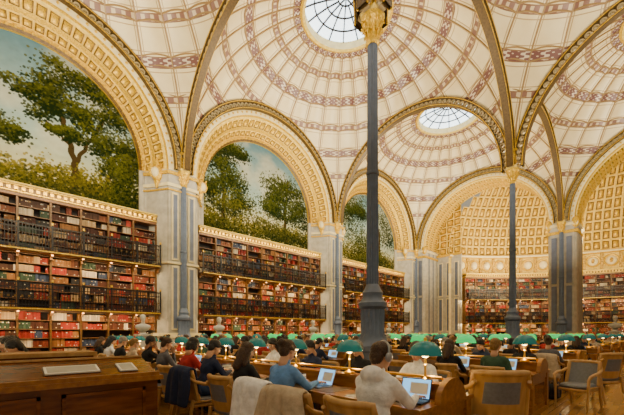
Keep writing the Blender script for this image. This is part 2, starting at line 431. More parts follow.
# ------------------------------------------------------------ bookshelves
PAL=[(.26,.02,.012),(.36,.035,.018),(.16,.03,.012),(.28,.11,.03),(.50,.32,.15),(.64,.51,.34),(.07,.02,.012),(.028,.024,.024),(.04,.07,.04),(.045,.06,.11),(.36,.15,.04),(.22,.065,.025),(.10,.03,.015),(.055,.02,.01)]
def bookshelf(fn,s0,s1):
    mb=MB(); BV=[];BF=[];BC=[]
    def bx(a,b,c,d,e,f,mat): mb.box(a,b,c,d,e,f,mat,fn=fn)
    L=s1-s0; n=max(1,round(L/1.06)); w=L/n
    tiers=[(.12,2.34),(2.46,4.62),(4.76,6.85)]
    def seg(c,d,e,f,mat):
        for i in range(n): bx(s0+i*w,s0+(i+1)*w,c,d,e,f,mat)
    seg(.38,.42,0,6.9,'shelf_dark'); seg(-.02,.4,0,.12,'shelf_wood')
    for ti,(z0,z1) in enumerate(tiers):
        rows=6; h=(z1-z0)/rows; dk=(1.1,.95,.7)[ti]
        for r_ in range(rows+1): seg(0,.38,z0+r_*h-.015,z0+r_*h+.012,'shelf_wood')
        for i in range(n+1):
            s=s0+i*w; bx(s-.035,s+.035,-.03,.38,z0,z1,'shelf_wood')
            bx(s-.012,s+.012,-.045,-.03,z0+.1,z1-.1,'gold_dark')
        for i in range(n):
            for r_ in range(rows):
                zb=z0+r_*h+.012; s=s0+i*w+.045; e=s0+(i+1)*w-.045
                if random.random()<.04: continue
                col=PAL[random.randrange(len(PAL))]; run=random.randint(3,12); hh=h*random.uniform(.72,.9)
                while s<e-.03:
                    if run<=0:
                        col=PAL[random.randrange(len(PAL))]; run=random.randint(2,11); hh=h*random.uniform(.62,.9)
                        if random.random()<.15: s+=random.uniform(.04,.25); continue
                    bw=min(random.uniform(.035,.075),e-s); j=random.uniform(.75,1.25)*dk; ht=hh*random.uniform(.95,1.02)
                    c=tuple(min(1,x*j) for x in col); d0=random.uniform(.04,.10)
                    o=len(BV)
                    for x in (s,s+bw*.94):
                        for y in (d0,.3):
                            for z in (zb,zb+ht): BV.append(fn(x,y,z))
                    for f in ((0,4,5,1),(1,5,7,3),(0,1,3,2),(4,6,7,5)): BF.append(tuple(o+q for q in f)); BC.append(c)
                    if random.random()<.4:
                        o=len(BV); zz=zb+ht*random.choice((.15,.7)); 
                        for x in (s+bw*.1,s+bw*.84):
                            for z in (zz,zz+ht*.14): BV.append(fn(x,d0-.004,z))
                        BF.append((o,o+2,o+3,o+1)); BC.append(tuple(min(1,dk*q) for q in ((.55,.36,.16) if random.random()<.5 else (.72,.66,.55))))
                    s+=bw; run-=1
    for gz in (2.40,4.69):
        seg(-.60,0,gz-.04,gz+.04,'shelf_wood'); seg(-.63,-.60,gz-.05,gz+.05,'gold_dark'); seg(-.636,-.63,gz-.022,gz+.022,'gold')
        seg(-.615,-.565,gz+.97,gz+1.02,'iron_dark'); seg(-.60,-.58,gz+.14,gz+.18,'iron_dark'); seg(-.60,-.58,gz+.79,gz+.83,'iron_dark')
        nb=int(L/.10)
        for i in range(nb+1):
            s=s0+L*i/nb; bx(s-.013,s+.013,-.601,-.579,gz+.05,gz+.98,'iron_dark')
            if i%2: bx(s-.035,s+.035,-.603,-.577,gz+.44,gz+.52,'gold_dark')
        for i in range(n+1):
            s=s0+i*w; bx(s-.03,s+.03,-.62,-.56,gz,gz+1.10,'iron_dark'); bx(s-.035,s+.035,-.63,-.55,gz+1.08,gz+1.18,'gold')
            bx(s-.04,s+.04,-.5,0,gz-.14,gz-.04,'shelf_wood'); bx(s-.04,s+.04,-.25,0,gz-.26,gz-.14,'shelf_wood')
    seg(-.06,.42,6.85,6.98,'shelf_wood'); seg(-.10,.5,6.98,7.03,'gold'); seg(-.06,.6,7.03,7.22,'gold_dark'); seg(-.14,.7,7.22,7.28,'gold'); seg(-.2,.75,7.28,7.34,'cream')
    nd=int(L/.22)
    for i in range(nd): s=s0+(i+.5)*L/nd; bx(s-.06,s+.06,-.13,-.06,7.06,7.20,'gold')
    mb.build('bookcase',smooth=False)
    me=D.meshes.new('books'); me.from_pydata(BV,[],BF); ca=me.color_attributes.new('Col','FLOAT_COLOR','CORNER')
    cnt=np.array([len(f) for f in BF]); cols=np.repeat(np.array([(*c,1) for c in BC],dtype=np.float32),cnt,axis=0)
    ca.data.foreach_set('color',cols.ravel()); me.materials.append(MATS['book_cloth']); inst(me,'books')
for cx in cxs: bookshelf(lambda s,d,z,cx=cx:(cx+s,17.6+d,z),-4.72,4.72)
RS=16.85
bookshelf(lambda s,d,z:(AC[0]+(RS+d)*math.cos(s/RS),AC[1]+(RS+d)*math.sin(s/RS),z),-RS*math.radians(30),RS*math.radians(57))

# ------------------------------------------------------------ paintings
def paint(seed,kind):
    W,H=460,380; r_=np.random.default_rng(seed)
    def noise(sc,oc=4):
        out=np.zeros((H,W)); amp=1;tot=0
        for o in range(oc):
            n_=int(sc*2**o)+2; g_=r_.random((n_,n_)); y=np.linspace(0,n_-1.001,H); x=np.linspace(0,n_-1.001,W)
            yi=y.astype(int);xi=x.astype(int);fy=(y-yi)[:,None];fx=(x-xi)[None]; fy=fy*fy*(3-2*fy);fx=fx*fx*(3-2*fx)
            a=g_[yi][:,xi];b_=g_[yi][:,xi+1];c_=g_[yi+1][:,xi];d_=g_[yi+1][:,xi+1]
            out+=amp*((a*(1-fx)+b_*fx)*(1-fy)+(c_*(1-fx)+d_*fx)*fy); tot+=amp; amp*=.5
        return out/tot
    yy=np.linspace(0,1,H)[:,None]; xx=np.linspace(0,1,W)[None]
    top=np.array((.08,.17,.22)); mid=np.array((.26,.34,.30)); low=np.array((.52,.40,.12))
    t=np.clip(yy,0,1)[...,None]*np.ones((1,W,1))
    img=np.where(t>.45,mid+(top-mid)*((t-.45)/.55),low+(mid-low)*(t/.45))
    cl=np.clip((noise(4)-.48)*5,0,1)[...,None]*.5; img=img*(1-cl)+np.array((.46,.42,.28))*cl
    def dab(x,y,rad,col,al=.85):
        x0,x1=max(0,int(x-rad)),min(W,int(x+rad+1)); y0,y1=max(0,int(y-rad)),min(H,int(y+rad+1))
        if x0>=x1 or y0>=y1: return
        gy,gx=np.mgrid[y0:y1,x0:x1]; m_=(((gx-x)**2+(gy-y)**2)<rad*rad)[...,None]*al
        img[y0:y1,x0:x1]=img[y0:y1,x0:x1]*(1-m_)+np.array(col)*m_
    def clump(cx,cy,rx,ry,n_,dark,light,rad=2.4):
        subs=[(cx+rx*.75*r_.normal()*.6,cy+ry*.75*r_.normal()*.6,.30+.35*r_.random()) for _ in range(9)]
        for k in range(int(n_*1.9)):
            sx_,sy_,ss=subs[r_.integers(9)]
            px=sx_+rx*ss*r_.normal()*.62; py=sy_+ry*ss*r_.normal()*.62
            l=np.clip(.20+.5*((py-sy_)/(ry*ss))*.55+.2*((py-cy)/ry)-.15*(px-cx)/rx+r_.normal()*.25,0,1)
            col=np.array(dark)*(1-l)+np.array(light)*l
            dab(px*W,py*H,rad*(.5+r_.random()*.9),col,.85)
    def trunk(p,w0,w1,col=(.04,.025,.008)):
        for (a,b_) in zip(p[:-1],p[1:]):
            for k in range(60):
                f=k/60; x=a[0]+(b_[0]-a[0])*f+.004*math.sin(k*.3); y=a[1]+(b_[1]-a[1])*f; dab(x*W,y*H,(w0+(w1-w0)*(y/.9))*1.4,col,.9)
    DG=(.005,.011,.002); LG=(.085,.085,.008); YG=(.24,.18,.015)
    for k in range(30): clump(k/29,.12+.07*r_.random(),.06,.09,80,(.02,.03,.006),(.24,.18,.02),2.4)
    if kind==0:
        clump(.12,.24,.18,.12,520,(.02,.03,.005),YG); clump(.02,.5,.1,.16,600,DG,LG)
        trunk([(.24,.05),(.26,.3),(.22,.5)],3,1.4); trunk([(.27,.3),(.36,.48)],2,1.2); trunk([(.25,.35),(.15,.45)],2,1)
        for c_ in ((.20,.50,.13,.09),(.32,.46,.10,.08),(.12,.40,.10,.07),(.26,.60,.10,.06),(.38,.38,.08,.06),(.1,.55,.1,.06)): clump(*c_,380,DG,LG)
        trunk([(.66,.02),(.67,.3),(.62,.55),(.55,.75)],6,2.5); trunk([(.67,.3),(.76,.55),(.82,.7)],4,2); trunk([(.8,.02),(.83,.35),(.9,.55)],4,2); trunk([(.65,.4),(.55,.52)],2,1)
        for c_ in ((.60,.76,.14,.09),(.72,.84,.15,.08),(.84,.70,.13,.12),(.70,.62,.12,.08),(.55,.62,.09,.07),(.92,.5,.12,.16),(.80,.48,.12,.10),(.64,.48,.08,.05),(.5,.68,.08,.05),(.88,.36,.12,.10)): clump(*c_,520,DG,LG)
        clump(.75,.15,.3,.15,1500,(.012,.018,.004),(.15,.12,.01)); clump(.3,.07,.35,.08,900,(.012,.02,.004),(.14,.115,.01)); clump(.92,.2,.12,.2,900,DG,LG)
    elif kind==1:
        trunk([(.16,.02),(.18,.4),(.14,.8)],6,3); trunk([(.74,.02),(.72,.4),(.76,.75)],6,3); trunk([(.73,.3),(.62,.55)],3,2)
        for c_ in ((.12,.70,.16,.2),(.22,.55,.14,.12),(.10,.42,.14,.14),(.26,.80,.12,.08),(.74,.66,.20,.14),(.86,.50,.16,.18),(.64,.54,.14,.12),(.78,.36,.2,.12),(.62,.42,.1,.08),(.3,.38,.12,.1)): clump(*c_,750,DG,(.065,.07,.008))
        clump(.2,.16,.3,.16,1500,DG,(.10,.09,.01)); clump(.72,.16,.34,.16,1600,DG,(.09,.08,.01))
    else:
        for c_ in ((.2,.6,.2,.3),(.8,.6,.25,.3),(.5,.35,.3,.18),(.35,.72,.14,.12)): clump(*c_,1300,DG,(.06,.07,.008))
        trunk([(.7,.02),(.68,.6)],6,3); clump(.5,.14,.5,.15,2200,DG,(.10,.09,.01))
    img*=(.88+.24*noise(40,2)[...,None])
    return np.clip(img,0,1),W,H
for k,cx in enumerate(cxs):
    img,W,H=paint(11+k,k); x=np.linspace(cx-4.3,cx+4.3,W); z=np.linspace(7.0,13.85,H)
    gx,gz=np.meshgrid(x,z); co=np.stack([gx,np.full_like(gx,18.3),gz],-1).reshape(-1,3)
    idx=np.arange(W*H).reshape(H,W); q=np.stack([idx[:-1,:-1],idx[:-1,1:],idx[1:,1:],idx[1:,:-1]],-1).reshape(-1,4)
    me=D.meshes.new('landscape_mural'); me.vertices.add(W*H); me.vertices.foreach_set('co',co.ravel())
    me.loops.add(q.size); me.loops.foreach_set('vertex_index',q.ravel().astype(np.int32)); me.polygons.add(len(q))
    me.polygons.foreach_set('loop_start',np.arange(0,q.size,4,dtype=np.int32)); me.update(calc_edges=True)
    ca=me.color_attributes.new('Col','FLOAT_COLOR','POINT'); ca.data.foreach_set('color',np.concatenate([img.reshape(-1,3),np.ones((W*H,1))],1).astype(np.float32).ravel())
    me.materials.append(MATS['fresco']); inst(me,'landscape_mural')

# ------------------------------------------------------------ organic union helper
def _caps(p0,p1,r0,r1,seg=12):
    p0=Vector(p0);p1=Vector(p1);t=(p1-p0); L=t.length; t=t.normalized() if L>1e-6 else Vector((0,0,1))
    u=t.orthogonal().normalized(); w=t.cross(u); vs=[];rings=[]
    for k in range(5): a=math.pi/2*k/4; rings.append((-math.cos(a)*r0,math.sin(a)*r0))
    for k in range(5): a=math.pi/2*k/4; rings.append((L+math.sin(a)*r1,math.cos(a)*r1))
    for h,r_ in rings:
        r_=max(r_,1e-4)
        for k in range(seg): b_=2*math.pi*k/seg; vs.append(p0+t*h+(u*math.cos(b_)+w*math.sin(b_))*r_)
    n=len(rings); fs=[(i*seg+k,i*seg+(k+1)%seg,(i+1)*seg+(k+1)%seg,(i+1)*seg+k) for i in range(n-1) for k in range(seg)]
    fs.append(tuple(range(seg))[::-1]); fs.append(tuple(range((n-1)*seg,n*seg))); return vs,fs
def _ell(c,r,R=None,n=16,k=10):
    vs=[]
    for i in range(k+1):
        a=math.pi*min(max(i/k,.01),.99)
        for j in range(n):
            w=2*math.pi*j/n; p=Vector((r[0]*math.sin(a)*math.cos(w),r[1]*math.sin(a)*math.sin(w),-r[2]*math.cos(a)))
            if R: p=R@p
            vs.append(Vector(c)+p)
    fs=[(i*n+j,i*n+(j+1)%n,(i+1)*n+(j+1)%n,(i+1)*n+j) for i in range(k) for j in range(n)]
    fs.append(tuple(range(n))[::-1]); fs.append(tuple(range(k*n,(k+1)*n))); return vs,fs
def union(prims,vox,sm=3):
    V=[];F=[]
    for p in prims:
        vs,fs=_caps(*p[1:5]) if p[0]=='C' else _ell(p[1],p[2],p[3])
        o=len(V); V+=[tuple(v) for v in vs]; F+=[tuple(i+o for i in f) for f in fs]
    me=D.meshes.new('tmp'); me.from_pydata(V,[],F); ob=D.objects.new('tmp',me); COL.objects.link(ob)
    md=ob.modifiers.new('r','REMESH'); md.mode='VOXEL'; md.voxel_size=vox
    if sm: s_=ob.modifiers.new('s','SMOOTH'); s_.factor=.5; s_.iterations=sm
    dg=bpy.context.evaluated_depsgraph_get(); ev=ob.evaluated_get(dg); m2=ev.to_mesh()
    co=np.empty(len(m2.vertices)*3); m2.vertices.foreach_get('co',co); co=co.reshape(-1,3)
    faces=[tuple(p.vertices) for p in m2.polygons]; cen=np.array([co[list(f)].mean(0) for f in faces])
    best=np.full(len(faces),1e9); mi=np.zeros(len(faces),int)
    for k,p in enumerate(prims):
        if p[0]=='C':
            a=np.array(p[1],float);b_=np.array(p[2],float);ab=b_-a; t=np.clip(((cen-a)@ab)/max(ab@ab,1e-9),0,1)
            d=np.linalg.norm(cen-(a+t[:,None]*ab),axis=1)-(p[3]+(p[4]-p[3])*t)
        else:
            q=cen-np.array(p[1]); 
            if p[3] is not None: q=q@np.array(p[3])
            rr=np.array(p[2]); kk=np.linalg.norm(q/rr,axis=1); g_=np.linalg.norm(q/rr**2,axis=1)
            d=kk*(kk-1)/np.maximum(g_,1e-6)
        w=d<best; best[w]=d[w]; mi[w]=k
    ev.to_mesh_clear(); D.objects.remove(ob); D.meshes.remove(me)
    return co,faces,[prims[k][-1] for k in mi]
def addto(mb,res,M=None):
    co,fs,ms=res
    if M is not None: A=np.array(M); co=co@A[:3,:3].T+A[:3,3]
    mb.add(co.tolist(),fs,ms)
_hand={}
def hand(skin,curl=.5):
    k=(skin,curl)
    if k in _hand: return _hand[k]
    P=[('E',(.045,0,0),(.05,.04,.014),None,skin),('C',(-.03,0,.004),(.02,0,0),.024,.022,skin)]
    for i,(y,l) in enumerate(((-.03,.062),(-.010,.078),(.011,.085),(.031,.075))):
        a0=.15*curl;a1=.9*curl;a2=1.5*curl; p=Vector((.085,y,.0)); r_=.0088
        for ang,f in ((a0,.45),(a1,.32),(a2,.23)):
            q=p+Vector((math.cos(ang),y*1.2,-math.sin(ang)))*l*f; P.append(('C',tuple(p),tuple(q),r_,r_*.93,skin)); p=q; r_*=.93
    P.append(('C',(.02,.035,0),(.055,.062,-.008),.012,.010,skin)); P.append(('C',(.055,.062,-.008),(.085,.066,-.016),.010,.0085,skin))
    _hand[k]=union(P,.0055,1); return _hand[k]
def head(skin,hair,style,lip='lip'):
    P=[('E',(-.012,0,.03),(.093,.075,.088),None,skin),('E',(.028,0,-.03),(.064,.060,.082),None,skin),('E',(.048,0,-.082),(.036,.040,.028),None,skin),
       ('C',(.088,0,.012),(.108,0,-.024),.008,.013,skin),('E',(.0,.076,-.01),(.018,.010,.030),None,skin),('E',(.0,-.076,-.01),(.018,.010,.030),None,skin),
       ('C',(.078,-.04,.026),(.078,.04,.026),.011,.011,skin),('C',(-.02,0,-.05),(-.035,0,-.16),.052,.056,skin),
       ('C',(.085,-.017,-.062),(.085,.017,-.062),.0095,.0095,lip)]
    P+=[('E',(-.022,0,.048),(.100,.086,.086),None,hair),('E',(-.06,0,-.005),(.055,.076,.085),None,hair)]
    for s_ in (-1,1): P.append(('C',(.035,s_*.068,.055),(.0,s_*.078,.02),.02,.02,hair))
    if style=='long':
        P+=[('C',(-.06,0,-.03),(-.10,0,-.24),.082,.06,hair)]
        for s_ in (-1,1): P.append(('C',(-.02,s_*.07,.0),(-.04,s_*.085,-.20),.034,.03,hair))
    if style=='bun': P+=[('E',(-.12,0,.07),(.048,.05,.045),None,hair)]
    if style=='pony': P+=[('C',(-.11,0,.04),(-.15,0,-.02),.03,.035,hair),('C',(-.15,0,-.02),(-.15,0,-.16),.035,.012,hair)]
    if style=='bob':
        for s_ in (-1,1): P.append(('C',(-.02,s_*.07,.0),(-.01,s_*.078,-.08),.036,.03,hair))
        P.append(('C',(-.06,0,-.03),(-.06,0,-.09),.075,.06,hair))
    res=union(P,.0075,2); mb=MB(); addto(mb,res)
    for s_ in (-1,1):
        mb.ell((.083,s_*.030,.004),(.010,.013,.008),'paper',8,5); mb.ell((.090,s_*.030,.003),(.005,.006,.006),'eye',6,4)
        mb.tube([(.088,s_*.046,.022),(.095,s_*.03,.028),(.094,s_*.016,.024)],.0035,hair,4)
    return mb
def person_mesh(shirt,pants,hair,skin='skin1',L=.25,hp=.35,hy=0,style='short',arms=('desk','desk'),extra=None,bulk=1.0):
    mb=MB(); sn,cs=math.sin(L),math.cos(L); ax=lambda t,y=0,f=0:(t*sn+f*cs,y,.55+t*cs-f*sn)
    R=Matrix.Rotation(L,3,'Y'); B=bulk
    P=[('E',(0,0,.55),(.135*B,.175*B,.115),None,pants),('E',ax(.14),(.115*B,.150*B,.15),R,shirt),('E',ax(.33),(.125*B,.170*B,.17),R,shirt),
       ('C',ax(.42,-.135),ax(.42,.135),.065*B,.065*B,shirt),('C',ax(.42,0),ax(.52,0,.01),.075,.055,shirt)]
    tgt={'desk':((.20,.25,.74),(.41,.13,.80)),'write':((.22,.27,.77),(.44,.06,.80)),'chin':((.33,.15,.81),(.27,.05,1.0)),'down':((.05,.25,.70),(.27,.2,.78)),'fwd':((.25,.24,.78),(.48,.17,.80))}
    hands=[]
    for s_,arm in ((-1,arms[0]),(1,arms[1])):
        e,w=tgt[arm]; e=Vector((e[0],e[1]*s_,e[2]));w=Vector((w[0],w[1]*s_,w[2])); sh=Vector(ax(.41,.165*s_))
        P+=[('C',tuple(sh),tuple(e),.058*B,.045*B,shirt),('C',tuple(e),tuple(w),.043*B,.030*B,shirt)]
        d=(w-e).normalized(); 
        if arm!='chin': d=Vector((d.x,d.y*.4,d.z*.2-.05)).normalized()
        hands.append((w,d,s_))
        P+=[('C',(.02,s_*.095,.54),(.42,s_*.12,.53),.085,.062,pants),('C',(.42,s_*.12,.53),(.40,s_*.12,.12),.060,.040,pants),
            ('C',(.40,s_*.12,.055),(.53,s_*.135,.035),.042,.034,'cloth_black'),('C',(.38,s_*.12,.06),(.40,s_*.12,.12),.04,.038,'cloth_black')]
    if extra=='hood': P+=[('E',ax(.47,0,-.09),(.085,.12,.085),R,shirt),('C',ax(.47,-.09,-.02),ax(.47,.09,-.02),.05,.05,shirt)]
    if extra=='scarf': P+=[('E',ax(.50,0,.01),(.10,.10,.06),R,'cloth_beige')]
    addto(mb,union(P,.016,4))
    for w,d,s_ in hands:
        y=Vector((0,0,1)).cross(d).normalized(); z=d.cross(y); Mx=Matrix((d,y*(-s_),z)).transposed().to_4x4(); Mx.translation=w+d*.015
        addto(mb,hand(skin,.55),Mx)
    h=head(skin,hair,style); c=Vector(ax(.50))+Vector((math.sin(L*.7+.1),0,math.cos(L*.7+.1)))*.155
    Mh=Matrix.Translation(c)@Matrix.Rotation(hy,4,'Z')@Matrix.Rotation(hp,4,'Y')
    if extra=='hood' :
        h.tube([(-.01,.098*math.cos(a),.02+.118*math.sin(a)) for a in [math.pi*k/14 for k in range(15)]],.011,'laptop_grey',6)
        for s_ in (-1,1): h.ell((0,s_*.097,-.0),(.038,.022,.044),'laptop_grey',12,8)
    mb.add([Mh@Vector(v) for v in h.v],h.f,h.m)
    return mb.mesh('seated_reader',ang=70)

# ------------------------------------------------------------ furniture meshes
def chair_mesh():
    mb=MB(); 
    def rbox(x0,x1,y0,y1,z0,z1,mat,b_=.025):
        vs=[];
        for z,o in ((z0,b_),(z0+b_,0),(z1-b_,0),(z1,b_)):
            for k in range(16):
                a=2*math.pi*k/16; cx=(x0+x1)/2;cy=(y0+y1)/2;hx=(x1-x0)/2-o;hy=(y1-y0)/2-o
                c_=math.cos(a);s_=math.sin(a); f=(abs(c_)**6+abs(s_)**6)**(-1/6); vs.append((cx+hx*c_*f,cy+hy*s_*f,z))
        fs=[(i*16+k,i*16+(k+1)%16,(i+1)*16+(k+1)%16,(i+1)*16+k) for i in range(3) for k in range(16)]
        fs.append(tuple(range(16))[::-1]); fs.append(tuple(range(48,64))); mb.add(vs,fs,mat)
    rbox(-.25,.24,-.255,.255,.39,.47,'leather_grey'); rbox(-.27,.25,-.27,.27,.34,.39,'wood_chair',.01)
    na,nb=12,10; HB=.44
    def bk(a,b_,off): return (-.25-.10*b_+.09*a*a+off, .27*a*(1-.08*b_), .44+HB*b_)
    for side,off in ((0,.02),(1,-.02)):
        vs=[bk(-1+2*i/na,j/nb,off) for i in range(na+1) for j in range(nb+1)]
        fs=[(i*(nb+1)+j,i*(nb+1)+j+1,(i+1)*(nb+1)+j+1,(i+1)*(nb+1)+j) for i in range(na) for j in range(nb)]
        ms=['leather_grey' if (side==0 or (2<=i<na-2 and 3<=j<nb-2)) else 'wood_chair' for i in range(na) for j in range(nb)]
        mb.add(vs,fs,ms)
    bd=[bk(-1,j/6,0) for j in range(7)]+[bk(-1+2*i/10,1,0) for i in range(1,10)]+[bk(1,1-j/6,0) for j in range(7)]
    mb.tube(bd,.034,'wood_chair',8)
    for s_ in (-1,1):
        mb.tube([(-.30,s_*.25,.80),(-.24,s_*.28,.74),(-.1,s_*.30,.69),(.1,s_*.31,.67),(.22,s_*.30,.64),(.27,s_*.285,.58),(.26,s_*.27,.40),(.27,s_*.26,.0)],[.02,.026,.03,.032,.03,.026,.024,.017],'wood_chair',8)
        mb.tube([(-.24,s_*.25,.46),(-.27,s_*.25,.25),(-.33,s_*.25,0)],[.027,.024,.017],'wood_chair',8)
        mb.tube([(-.23,s_*.26,.42),(.25,s_*.27,.42)],.018,'wood_chair',6)
    return mb.mesh('reading_chair',ang=50)
def lamp_mesh(col):
    mb=MB(); mb.lathe([(.0,0),(.07,0),(.07,.02),(.03,.04),(.014,.06),(.012,.17),(.02,.18),(.012,.19),(.012,.36),(.02,.40),(.0,.42)],'brass',14)
    mb.lathe([(.03,.44),(.10,.42),(.15,.37),(.175,.30),(.175,.285),(.165,.285),(.14,.35),(.095,.395),(.03,.41)],[col]*5+['shade_inner']*3,24)
    mb.lathe([(.0,.36),(.035,.35),(.045,.31),(.035,.27),(.0,.255)],'lamp_inner',12); mb.ell((0,0,.455),(.02,.02,.025),'brass',8,6)
    for k in range(3):
        a=2.094*k; mb.tube([(0,0,.36),(.16*math.cos(a),.16*math.sin(a),.30)],.004,'brass',4)
    return mb.mesh('reading_lamp')
def laptop_mesh(dark=False):
    g_='laptop_dark' if dark else 'laptop_grey'
    mb=MB(); mb.box(-.11,.11,-.16,.16,0,.014,g_); mb.box(-.02,.085,-.14,.14,.014,.0155,'laptop_dark')
    M=Matrix.Translation((.11,0,.014))@Matrix.Rotation(math.radians(20),4,'Y')
    mb.box(0,.008,-.16,.16,0,.215,g_,M=M); mb.box(-.001,.0,-.15,.15,.01,.205,'screen',M=M)
    mb.box(-.0015,-.001,-.13,.06,.05,.17,'paper',M=M); return mb.mesh('laptop',smooth=False)
def book_mesh():
    mb=MB()
    for s_ in (-1,1):
        vs=[];n=6
        for i in range(n+1):
            t=i/n; h=.004+.018*math.sin(math.pi*min(1,t*1.1+.05))
            for y in (-.11,.11): vs.append((y,s_*(.005+.15*t),h))
        for i in range(n+1):
            for y in (-.11,.11): vs.append((y,s_*(.005+.15*i/n),0))
        fs=[(2*i,2*i+1,2*i+3,2*i+2) for i in range(n)]+[(2*i,2*i+2,2*n+2+2*i+2,2*n+2+2*i) for i in range(n)]+[(2*i+1,2*i+3,2*n+2+2*i+3,2*n+2+2*i+1) for i in range(n)]
        mb.add(vs,fs,'paper')
    mb.box(-.118,.118,-.162,.162,-.004,0,'cloth_red'); return mb.mesh('open_book')
def stack_mesh(seed):
    r_=random.Random(seed); mb=MB(); z=0
    for i in range(4):
        h=r_.uniform(.02,.045); a=r_.uniform(-.3,.3); M=Matrix.Rotation(a,4,'Z'); c=r_.choice(['cloth_red','cloth_navy','cloth_brown','cloth_green','cloth_beige'])
        mb.box(-.08,.08,-.115,.115,z,z+.004,c,M=M); mb.box(-.076,.076,-.11,.11,z+.004,z+h-.004,'paper',M=M); mb.box(-.08,.08,-.115,.115,z+h-.004,z+h,c,M=M); mb.box(-.083,-.078,-.115,.115,z,z+h,c,M=M); z+=h
    return mb.mesh('book_stack',smooth=False)
def bottle_mesh():
    mb=MB(); mb.lathe([(0,0),(.033,0),(.035,.01),(.035,.15),(.028,.175),(.014,.20),(.014,.22)],'teal',14); mb.lathe([(.017,.21),(.017,.235),(0,.235)],'paper',12); return mb.mesh('water_bottle')
def bag_mesh():
    mb=MB(); P=[('E',(0,0,.17),(.13,.19,.17),None,'cloth_black'),('E',(.08,0,.12),(.07,.14,.10),None,'cloth_black'),('E',(0,0,.08),(.13,.18,.08),None,'cloth_black')]
    addto(mb,union(P,.02,2))
    for s_ in (-1,1): mb.tube([(-.05,s_*.08,.30),(-.12,s_*.09,.40),(-.16,s_*.09,.25),(-.13,s_*.1,.08)],.014,'cloth_grey',5)
    mb.tube([(0,-.05,.33),(0,-.03,.39),(0,.03,.39),(0,.05,.33)],.01,'cloth_grey',5)
    return mb.mesh('backpack')
def table_mesh(L):
    mb=MB(); w=.62
    mb.box(-w,w,0,L,.715,.755,'wood_desk'); mb.box(-w+.02,w-.02,.03,L-.03,.62,.715,'wood_desk')
    for s_ in (-1,1):
        n=max(1,int(L/1.05))
        for i in range(n):
            y=L*(i+.5)/n; mb.box(min(s_*.14,s_*.56),max(s_*.14,s_*.56),y-.42,y+.42,.755,.758,'leather_desk')
    mb.box(-.07,.07,.05,L-.05,.755,.90,'wood_desk'); mb.box(-.09,.09,.03,L-.03,.90,.925,'wood_desk')
    mb.tube([(0,.1,.98),(0,L-.1,.98)],.018,'brass',6)
    n=max(2,int(L/2.2)+1)
    for i in range(n):
        y=.05+(L-.16)*i/(n-1)
        mb.box(-.52,.52,y,y+.06,.08,.62,'wood_desk'); mb.box(-.58,.58,y-.02,y+.08,0,.09,'wood_desk')
        mb.tube([(0,y+.03,.92),(0,y+.03,.98)],.014,'brass',6)
        for s_ in (-1,1): mb.box(s_*.5-.06,s_*.5+.06,y-.03,y+.09,.09,.715,'wood_desk')
        for yy in (y-.008,y+.06): mb.box(-.36,.36,yy,yy+.008,.18,.54,'wood_counter')
    vs=[];k_=16
    for yy in (-.03,.03):
        for i in range(k_+1):
            a=math.pi*i/k_; vs.append((.30*math.cos(a),yy,.755+.24*math.sin(a)))
    fs=[tuple(range(k_+1)),tuple(range(k_+1,2*k_+2))[::-1]]+[(i,i+1,k_+2+i,k_+1+i) for i in range(k_)]
    mb.add(vs,fs,'wood_desk')
    return mb.mesh('reading_table',ang=30)
chm=chair_mesh(); lt=lamp_mesh('teal'); lg=lamp_mesh('green_glass'); lp=laptop_mesh(); lpd=laptop_mesh(True); bkm=book_mesh()
stk=[stack_mesh(i) for i in range(3)]; btl=bottle_mesh(); bag=bag_mesh()

# ------------------------------------------------------------ people templates
T=[person_mesh('cloth_black','cloth_black','hair_brown',style='long',L=.22),
   person_mesh('cloth_navy','cloth_denim','hair_black',style='short',L=.30,hp=.5,arms=('write','desk')),
   person_mesh('cloth_grey','cloth_black','hair_brown',style='bun',L=.18,hp=.25,arms=('desk','chin')),
   person_mesh('cloth_white','cloth_denim','hair_black',style='long',L=.28,hp=.45,arms=('write','down')),
   person_mesh('cloth_beige','cloth_brown','hair_blond',style='pony',L=.2,hp=.3,extra='scarf'),
   person_mesh('cloth_red','cloth_black','hair_black',style='bob',L=.3,hp=.5,hy=.3,arms=('write','desk')),
   person_mesh('cloth_green','cloth_denim','hair_blond',style='short',L=.1,hp=.15,bulk=1.06,arms=('down','desk')),
   person_mesh('cloth_black','cloth_denim','hair_grey',skin='skin1',style='short',L=.25,hp=.4,bulk=1.08),
   person_mesh('cloth_black','cloth_black','hair_black',skin='skin2',style='short',L=.22,hp=.3,hy=-.3,arms=('chin','desk'))]
TR=T+[T[0],T[1],T[2],T[7],T[8],T[0],T[1]]
HOOD=person_mesh('cloth_white','cloth_denim','hair_brown',style='short',L=.28,hp=.25,hy=-.25,extra='hood',arms=('fwd','fwd'),bulk=1.15)
BLUE=person_mesh('cloth_blue','cloth_denim','hair_brown',style='bun',L=.25,hp=.3,arms=('fwd','fwd'),bulk=1.08)
WRIT=person_mesh('cloth_white','cloth_beige','hair_brown',style='bob',L=.34,hp=.5,arms=('write','desk'),bulk=1.08)

